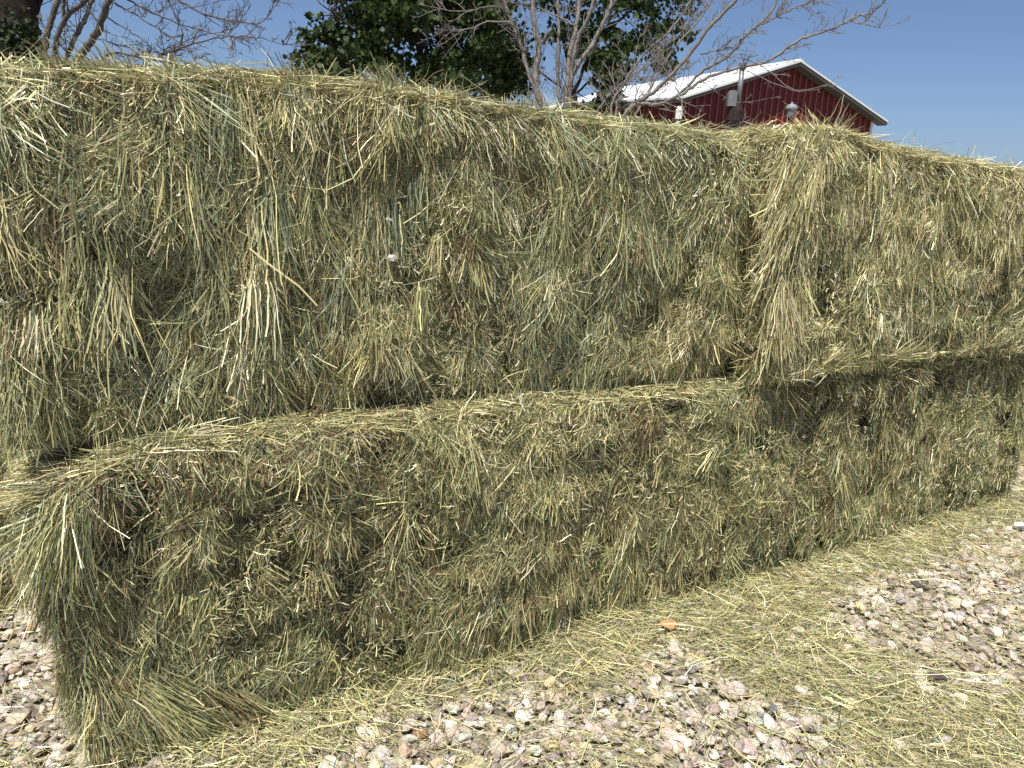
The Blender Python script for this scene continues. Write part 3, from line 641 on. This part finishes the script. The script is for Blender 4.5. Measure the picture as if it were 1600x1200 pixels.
# ------------------------------------------------------------------ trees
def spline(pts, n=6):
    pts = np.asarray(pts, float)
    if len(pts) < 3: return np.array([pts[0]+(pts[-1]-pts[0])*s for s in np.linspace(0, 1, n)])
    P = np.vstack([2*pts[0]-pts[1], pts, 2*pts[-1]-pts[-2]]); out = []
    for i in range(1, len(P)-2):
        for s in np.linspace(0, 1, n, endpoint=False):
            a, b, c, d = P[i-1], P[i], P[i+1], P[i+2]
            out.append(0.5*((2*b)+(-a+c)*s+(2*a-5*b+4*c-d)*s*s+(-a+3*b-3*c+d)*s**3))
    out.append(pts[-1]); return np.array(out)
class Tree:
    def __init__(s, seed): s.rng = np.random.default_rng(seed); s.tr = MB(); s.tw = MB(); s.tips = []
    def limb(s, pix, Y0, Y1, r0, r1, base=None, twigs=1.0, mb=None, gnarl=0.008, tl=0.8):
        r0 *= 0.66; r1 *= 0.66; gnarl = min(gnarl, 0.008)
        pts = [at(x, y, Y0+(Y1-Y0)*k/(len(pix)-1)) for k, (x, y) in enumerate(pix)]
        if base is not None: pts = [np.asarray(base, float)]+pts
        P = spline(pts, 7); P[1:-1] += s.rng.normal(0, gnarl, P[1:-1].shape)*np.linspace(1, 0.6, len(P)-2)[:, None]
        rad = np.linspace(r0, r1, len(P))*s.rng.uniform(0.96, 1.05, len(P))
        (mb or s.tr).tube(P, rad, 8 if r0 > 0.03 else 5, rough=0.06, rng=s.rng)
        seg = np.linalg.norm(np.diff(P, axis=0), axis=1); Ltot = seg.sum()
        n = int(Ltot*9*twigs)
        for _ in range(n):
            f = s.rng.uniform(0.12, 1)*(len(P)-1.001); i = int(f); p = P[i]+(P[i+1]-P[i])*(f-i); T = nrm(P[i+1]-P[i])
            s.twig(p, T, tl*s.rng.uniform(0.25, 1.0)*(1.1-0.6*f/len(P)), max(rad[i]*0.3, 0.006), 0)
        return P
    def twig(s, p, T, L, r, depth, up=0.25):
        rg = s.rng
        if L < 0.04: return
        side = nrm(np.cross(T, rg.normal(0, 1, 3))); a = rg.uniform(0.5, 1.15)
        d = nrm(T*math.cos(a)+side*math.sin(a)+np.array([0, 0, up*rg.random()])); r = min(r, 0.003+L*0.009)
        n = 5; P = [p]; dd = d
        for k in range(n-1):
            dd = nrm(dd+rg.normal(0, 0.16, 3)+np.array([0, 0, 0.06])); P.append(P[-1]+dd*L/(n-1))
        P = np.array(P); s.tw.tube(P, np.linspace(r, 0.0028, n), 4 if depth else 5, cap=False)
        s.tips.append(P[-1])
        if depth < 2:
            for _ in range(int(rg.integers(3, 7)) if depth == 0 else int(rg.integers(1, 4))):
                k = int(rg.integers(1, n)); f = rg.random(); q = P[k-1]+(P[k]-P[k-1])*f
                s.twig(q, nrm(P[k]-P[k-1]), L*rg.uniform(0.2, 0.5), r*0.55, depth+1, up)
    def done(s, name, loc, label, cat, bark, group=None, leaves=None, trunk=True):
        e = empty(name, loc); tag(e, label, cat, group)
        for mb, nm in ((s.tr, 'trunk'), (s.tw, 'branches')):
            if mb.v:
                ob = mb.build(nm, bark, e, True); ob.data.transform(mathutils.Matrix.Translation(-mathutils.Vector(loc)))
        if leaves is not None:
            V, F, C = leaves
            link('crown', make_mesh('crown', V-np.asarray(loc), [F], M_LEAF, C), e)
        return e
def leaf_mesh(P, size, rng, colA, colB, up=0.6):
    n = len(P); O = np.array([(0, 0), (0.30, 0.08), (0.52, 0.30), (0.34, 0.42), (0.44, 0.74), (0.20, 0.66), (0, 1.0), (-0.20, 0.66), (-0.44, 0.74), (-0.34, 0.42), (-0.52, 0.30), (-0.30, 0.08)])
    N = nrm(rng.normal(0, 1, (n, 3))*[1, 1, 0.6]+[0, 0, up]); A = nrm(np.cross(N, rng.normal(0, 1, (n, 3)))); B = np.cross(N, A)
    s = size*np.exp(rng.normal(0, 0.25, n)); cup = rng.uniform(-0.25, 0.1, n)
    X = O[:, 0][None]*s[:, None]; Y = O[:, 1][None]*s[:, None]; Z = np.abs(O[:, 0])[None]*s[:, None]*cup[:, None]
    V = P[:, None]+X[..., None]*A[:, None]+Y[..., None]*B[:, None]+Z[..., None]*N[:, None]
    fan = np.array([(0, 1, 2, 3), (0, 3, 4, 5), (0, 5, 6, 7), (0, 7, 8, 9), (0, 9, 10, 11)])
    F = (fan[None]+(np.arange(n)*12)[:, None, None]).reshape(-1, 4)
    w = rng.random((n, 1)); C = np.asarray(colA)*w+np.asarray(colB)*(1-w)
    return V.reshape(-1, 3), F, np.repeat(C, 12, 0)
def cat_leaves(parts):
    V = []; F = []; C = []; k = 0
    for v, f, c in parts: V.append(v); F.append(f+k); C.append(c); k += len(v)
    return np.vstack(V), np.vstack(F), np.vstack(C)
def in_px(poly, n, rng):
    poly = np.array(poly, float); out = []
    while len(out) < n:
        q = rng.uniform(poly.min(0), poly.max(0)); 
        if inside(q[None], poly)[0]: out.append(q)
    return np.array(out)
LA, LB = (0.018, 0.034, 0.008), (0.05, 0.08, 0.018)
def clumps(poly, n, Y0, Y1, rng, per=70, rad=0.20, size=0.085):
    cs = []; Ps = []
    for x, y in in_px(poly, n, rng):
        c = at(x, y, rng.uniform(Y0, Y1)); cs.append(c); k = int(per*rng.uniform(0.5, 1.3)); R = rad*rng.uniform(0.6, 1.3)
        Ps.append(c+rng.normal(0, 1, (k, 3))*[R, R, R*0.42])
    return cs, leaf_mesh(np.vstack(Ps), size, rng, LA, LB)

# leafy maple, centre
T = Tree(101); base = at(668, 420, 14.5); base[2] = 0
hub = at(660, 150, 14.5)
T.tr.tube(spline([base, base+(hub-base)*0.5+[0.1, 0, 0], hub], 6), np.linspace(0.17, 0.12, 13), 10, rough=0.05, rng=T.rng)
lim = [T.limb([(655, 60), (625, -20), (600, -140)], 14.6, 14.2, 0.09, 0.03, hub, 0.3), T.limb([(600, 90), (545, 40), (500, 5)], 14.4, 13.8, 0.06, 0.015, hub, 0.3),
       T.limb([(700, 60), (725, -30), (760, -150)], 14.6, 15, 0.08, 0.03, hub, 0.3), T.limb([(590, 115), (530, 100), (475, 92)], 14.3, 13.8, 0.05, 0.012, hub, 0.3),
       T.limb([(720, 95), (760, 70), (800, 40)], 14.6, 15, 0.05, 0.015, hub, 0.3), T.limb([(640, 20), (560, -60), (520, -120)], 14.8, 15.4, 0.05, 0.02, hub, 0.3)]
rg = T.rng
main = [(530, -170), (520, -60), (535, 0), (545, 22), (520, 40), (505, 75), (480, 88), (500, 105), (500, 125), (540, 118), (560, 100), (600, 112), (625, 128), (760, 150), (775, 60), (800, -60), (790, -170)]
c1, l1 = clumps(main, 250, 13.6, 16.2, rg, 85, 0.22)
c2, l2 = clumps([(475, -30), (560, -30), (550, 12), (510, 20), (482, 5)], 8, 13.8, 14.6, rg, 60, 0.16)
c3, l3 = clumps([(476, 30), (505, 25), (540, 45), (520, 66), (484, 62)], 7, 13.8, 14.5, rg, 55, 0.13)
c4, l4 = clumps([(456, 84), (500, 72), (540, 90), (520, 104), (462, 98)], 8, 13.8, 14.5, rg, 55, 0.12)
c5, l5 = clumps([(485, 105), (530, 100), (560, 125), (540, 140), (492, 128)], 7, 13.8, 14.6, rg, 45, 0.13)
allP = np.vstack(lim)
for c in c1[::2]+c2+c3+c4+c5:
    p = allP[np.argmin(np.linalg.norm(allP-c, axis=1))]; T.tw.tube(spline([p, (p+c)/2+rg.normal(0, 0.05, 3)+[0, 0, 0.04], c], 4), np.linspace(0.014, 0.004, 9), 4, cap=False)
T.done('maple_tree', base, 'dense dark green leafy maple rising behind the middle of the hay', 'tree', M_DBARK, 'leafy trees behind the hay', cat_leaves([l1, l2, l3, l4, l5]))

# second leafy tree, behind the bare stems
T = Tree(111); base = at(905, 430, 17.0); base[2] = 0; hub = at(895, 150, 17.0); rg = T.rng
T.tr.tube(spline([base, base+(hub-base)*0.5, hub], 6), np.linspace(0.14, 0.10, 13), 10, rough=0.05, rng=rg)
lim = [T.limb([(880, 60), (850, -40), (820, -150)], 17, 17.5, 0.07, 0.02, hub, 0.2), T.limb([(930, 70), (990, 10), (1040, -60)], 17, 16.6, 0.06, 0.02, hub, 0.2), T.limb([(940, 110), (985, 80), (1020, 70)], 17, 16.6, 0.04, 0.012, hub, 0.2), T.limb([(840, 110), (790, 90), (760, 70)], 17, 17, 0.04, 0.012, hub, 0.2)]
parts = []; cc = []
for poly, n, per, rad in (([(745, 60), (800, 40), (815, 90), (825, 150), (745, 150)], 60, 55, 0.18), ([(770, -160), (1060, -160), (1120, -60), (1060, 0), (930, 10), (770, 0)], 120, 60, 0.25), ([(985, 20), (1060, 10), (1075, 50), (1040, 85), (990, 75)], 16, 45, 0.16),
                          ([(930, 85), (970, 80), (975, 120), (945, 165), (925, 150)], 20, 60, 0.15), ([(855, 45), (900, 35), (960, 50), (990, 90), (930, 120), (860, 90)], 26, 45, 0.16), ([(930, 150), (960, 150), (965, 165), (935, 170)], 7, 40, 0.1), ([(1000, 80), (1050, 75), (1060, 105), (1020, 115)], 8, 35, 0.12), ([(840, 0), (1100, -30), (1110, 10), (960, 35), (850, 30)], 22, 40, 0.18)):
    c_, l_ = clumps(poly, n, 16.2, 18.2, rg, per, rad, 0.095); parts.append(l_); cc += c_
allP = np.vstack(lim)
for c in cc[::2]:
    p = allP[np.argmin(np.linalg.norm(allP-c, axis=1))]; T.tw.tube(spline([p, (p+c)/2+rg.normal(0, 0.05, 3)+[0, 0, 0.04], c], 4), np.linspace(0.013, 0.004, 9), 4, cap=False)
T.done('maple_tree', base, 'open leafy maple tangled with the bare stems left of the barn', 'tree', M_DBARK, 'leafy trees behind the hay', cat_leaves(parts))

# bare multi-stemmed tree, right of centre
T = Tree(121); b = at(885, 520, 12.0); b[2] = 0; hub = at(880, 230, 12.0)
T.tr.tube(spline([b, (b+hub)/2+[0.05, 0, 0], hub], 6), np.linspace(0.15, 0.09, 13), 10, rough=0.07, rng=T.rng)
L_ = T.limb
L_([(838, 140), (842, 80), (833, 20), (835, -80)], 12, 12.2, 0.085, 0.05, hub, 0.5)
L_([(872, 130), (873, 60), (871, 0), (868, -90)], 12.2, 12.4, 0.045, 0.03, hub, 0.5)
L_([(892, 130), (900, 70), (925, 10), (945, -60)], 12, 11.8, 0.055, 0.03, hub, 0.6)
L_([(895, 120), (925, 70), (950, 20), (975, -50)], 12.1, 12.4, 0.06, 0.04, hub, 0.6)
L_([(890, 90), (903, 30), (908, -60)], 12.3, 12.6, 0.06, 0.04, hub, 0.5)
L_([(828, 120), (810, 60), (790, 10), (770, -60)], 12, 12.4, 0.04, 0.03, hub, 0.7)
L_([(812, 60), (800, 38), (762, 34), (735, 45), (690, 48)], 12, 11.6, 0.028, 0.008, None, 1.0)
L_([(800, 20), (770, 10), (720, 18), (660, 8)], 12.2, 12.4, 0.022, 0.006, None, 1.2)
L_([(900, 40), (870, 25), (840, 10), (800, -30)], 12, 12.4, 0.02, 0.01, None, 0.9)
hub2 = at(960, 235, 11.4)
T.tr.tube(spline([b+[0.1, -0.1, 0.5], (b+hub2)/2+[0.1, 0, -0.2], hub2], 6), np.linspace(0.13, 0.09, 13), 8, rough=0.07, rng=T.rng)
L_([(980, 172), (1020, 145), (1075, 88), (1110, 40), (1150, 0), (1180, -50)], 11.4, 10.8, 0.05, 0.028, hub2, 0.9)
L_([(955, 170), (975, 130), (1010, 80), (1045, 50), (1080, 0), (1100, -50)], 11.5, 11.8, 0.03, 0.018, hub2, 1.0)
L_([(985, 170), (1030, 162), (1062, 148), (1120, 115), (1200, 96), (1245, 65), (1300, 45), (1340, 25), (1365, 18), (1390, -10)], 11.3, 10.4, 0.045, 0.012, hub2, 1.1, None, 0.015, 0.5)
L_([(1335, 35), (1370, 42), (1408, 36)], 10.5, 10.3, 0.012, 0.004, None, 1.0, None, 0.01, 0.3)
L_([(1062, 148), (1100, 110), (1142, 85), (1165, 55), (1200, 25), (1230, -30)], 11.2, 10.9, 0.035, 0.02, None, 1.2, None, 0.015, 0.6)
L_([(1190, 38), (1230, 18), (1270, 0), (1300, -20)], 10.9, 10.6, 0.02, 0.01, None, 1.5, None, 0.015, 0.5)
L_([(1095, 85), (1150, 70), (1175, 45), (1220, 20)], 11.2, 11.4, 0.014, 0.006, None, 1.2, None, 0.015, 0.45)
L_([(1010, 150), (1050, 80), (1100, 20), (1130, -40)], 11.6, 12, 0.026, 0.015, hub2, 1.0)
L_([(965, 160), (1000, 110), (1060, 55), (1110, 10)], 11.8, 12.2, 0.018, 0.008, hub2, 1.2)
L_([(1120, 88), (1160, 90), (1200, 110), (1240, 140), (1290, 133), (1315, 116)], 11.0, 10.5, 0.012, 0.004, None, 0.35, None, 0.006, 0.3)
L_([(1165, 110), (1215, 132), (1245, 142), (1275, 140), (1300, 128)], 11.0, 10.5, 0.009, 0.003, None, 0.3, None, 0.006, 0.3)
L_([(1090, 120), (1130, 150), (1160, 160), (1220, 150)], 11.2, 10.9, 0.009, 0.003, None, 0.6, None, 0.006, 0.3)
L_([(1040, 160), (1090, 185), (1140, 200), (1180, 190)], 11.0, 10.8, 0.010, 0.004, None, 0.6, None, 0.006, 0.35)
L_([(1062, 150), (1066, 165), (1072, 176)], 10.9, 10.8, 0.016, 0.010, None, 0.2)
L_([(1062, 148), (1050, 110), (1025, 70)], 11.3, 11.5, 0.014, 0.006, None, 0.8)
L_([(880, 190), (850, 175), (820, 150)], 11.9, 11.7, 0.014, 0.006, hub, 1.5)
L_([(920, 190), (950, 150), (985, 120), (1010, 105)], 12, 12.2, 0.02, 0.008, hub, 1.0)
T.done('bare_tree', b, 'bare pale barked tree with many stems, one long branch reaching over the barn roof', 'tree', M_BARK, 'bare trees behind the hay')

# bare tree, left
T = Tree(131); b = at(95, 480, 10.5); b[2] = 0; hub = at(95, 190, 10.5); L_ = T.limb
T.tr.tube(spline([b, (b+hub)/2, hub], 6), np.linspace(0.17, 0.11, 13), 10, rough=0.07, rng=T.rng)
L_([(68, 95), (78, 40), (92, -10), (105, -80)], 10.5, 10.6, 0.065, 0.05, hub, 0.4)
L_([(85, 90), (102, 30), (135, 0), (180, -60)], 10.3, 10.1, 0.055, 0.035, hub, 0.5)
L_([(105, 90), (125, 45), (145, 0), (165, -70)], 10.7, 10.9, 0.05, 0.035, hub, 0.5)
L_([(125, 90), (150, 55), (165, 15), (185, -40), (200, -110)], 10.2, 9.9, 0.075, 0.05, hub, 0.5)
L_([(100, 40), (98, -10), (100, -80)], 10.3, 10.2, 0.035, 0.03, None, 0.4)
L_([(52, 60), (60, 20), (70, -40)], 10.4, 10.6, 0.03, 0.02, hub, 0.4)
L_([(160, 92), (215, 88), (260, 98), (300, 106)], 10.0, 9.6, 0.03, 0.008, hub, 0.9, None, 0.01, 0.45)
L_([(235, 95), (265, 82), (310, 66), (360, 57), (400, 58), (440, 68), (478, 72)], 9.9, 9.4, 0.022, 0.005, None, 1.4, None, 0.012, 0.5)
L_([(180, 5), (215, 25), (270, 60), (330, 100)], 9.9, 9.7, 0.018, 0.005, None, 1.2, None, 0.012, 0.5)
L_([(185, -10), (240, 20), (290, 40), (350, 55), (400, 60)], 10, 9.8, 0.018, 0.006, None, 1.2, None, 0.012, 0.5)
L_([(200, -40), (270, -5), (320, 22), (370, 33), (410, 35), (430, 0)], 10, 9.7, 0.024, 0.006, None, 1.3, None, 0.012, 0.5)
L_([(165, 25), (220, 60), (250, 85), (290, 115)], 9.9, 9.6, 0.014, 0.004, None, 1.3, None, 0.012, 0.4)
L_([(225, 100), (300, 60), (370, 40), (385, -20)], 10.1, 9.9, 0.010, 0.004, None, 1.3, None, 0.012, 0.4)
L_([(150, 60), (200, 75), (260, 110)], 10.1, 10, 0.010, 0.004, None, 1.2, None, 0.012, 0.4)
L_([(270, 0), (290, 60), (310, 110)], 10.1, 10, 0.008, 0.003, None, 1.2, None, 0.012, 0.4)
T.done('bare_tree', b, 'bare tree at the far left with several leaning stems and long twiggy branches', 'tree', M_SHADED_BARK, 'bare trees behind the hay')

# thick dark trunk at the left edge
T = Tree(141); T.tw = T.tr; b = at(18, 520, 9.0); b[2] = 0
T.tr.tube(spline([b, at(22, 120, 9.0), at(22, 0, 9.0), at(18, -250, 9.1)], 8), np.linspace(0.27, 0.20, 25), 16, rough=0.10, rng=T.rng)
L_ = T.limb
L_([(40, 40), (62, 0), (80, -60)], 9.0, 9.2, 0.05, 0.03, None, 0.4)
L_([(15, -150), (-80, -260)], 9.1, 9.3, 0.15, 0.06, None, 0.4); L_([(20, -200), (120, -330)], 9.1, 9.3, 0.14, 0.06, None, 0.4)
rg = T.rng; Ps = []
for x, y in in_px([(-60, 30), (5, 45), (30, 15), (52, 60), (58, 130), (-60, 130)], 75, rg):
    c = at(x, y, rg.uniform(8.5, 8.95)); Ps.append(c+rg.normal(0, 1, (40, 3))*[0.08, 0.06, 0.08])
lv = leaf_mesh(np.vstack(Ps), 0.045, rg, (0.018, 0.028, 0.010), (0.035, 0.045, 0.016))
T.done('old_tree', b, 'thick dark tree trunk wrapped in ivy at the left edge', 'tree', M_DBARK, None, lv)

# two bits of white fluff caught on the upper left bale
def fluff(px, py, size, label, seed):
    rg = np.random.default_rng(seed); p = at(px, py, 1.0); d = p-CAM; k = (WN@(W0+WN*0.075))/(WN@d[:2]); p = CAM+d*k
    h = []; n = 260; D = nrm(rg.normal(0, 1, (n, 3))); r0 = size*rg.uniform(0.15, 0.55, n)
    D2 = nrm(rg.normal(0, 1, (n, 3))*[1.3, .3, .6]); V, F, C = strands((D*r0[:, None]+0.35*size*np.sin(np.arange(n)[:, None]*[1.0, 2.0, 3.0]))*[1.1, 0.4, 0.5], D2, D, size*rg.uniform(0.2, 0.5, n), np.full(n, size*0.13), np.full((n, 3), 0.8), rg, K=4, bend=0.5)
    tag(link('seed_fluff', make_mesh('seed_fluff', V, [F], mat('white_fluff', rough=0.9, base=(0.82, 0.80, 0.78))), None, tuple(p)), label, 'fluff')
fluff(612, 402, 0.015, 'larger tuft of white fluff caught in the upper left bale', 1)
fluff(608, 343, 0.009, 'smaller tuft of white fluff, above the larger one on the upper bale', 2)

print('verts', sum(len(m.vertices) for m in bpy.data.meshes), 'polys', sum(len(m.polygons) for m in bpy.data.meshes))
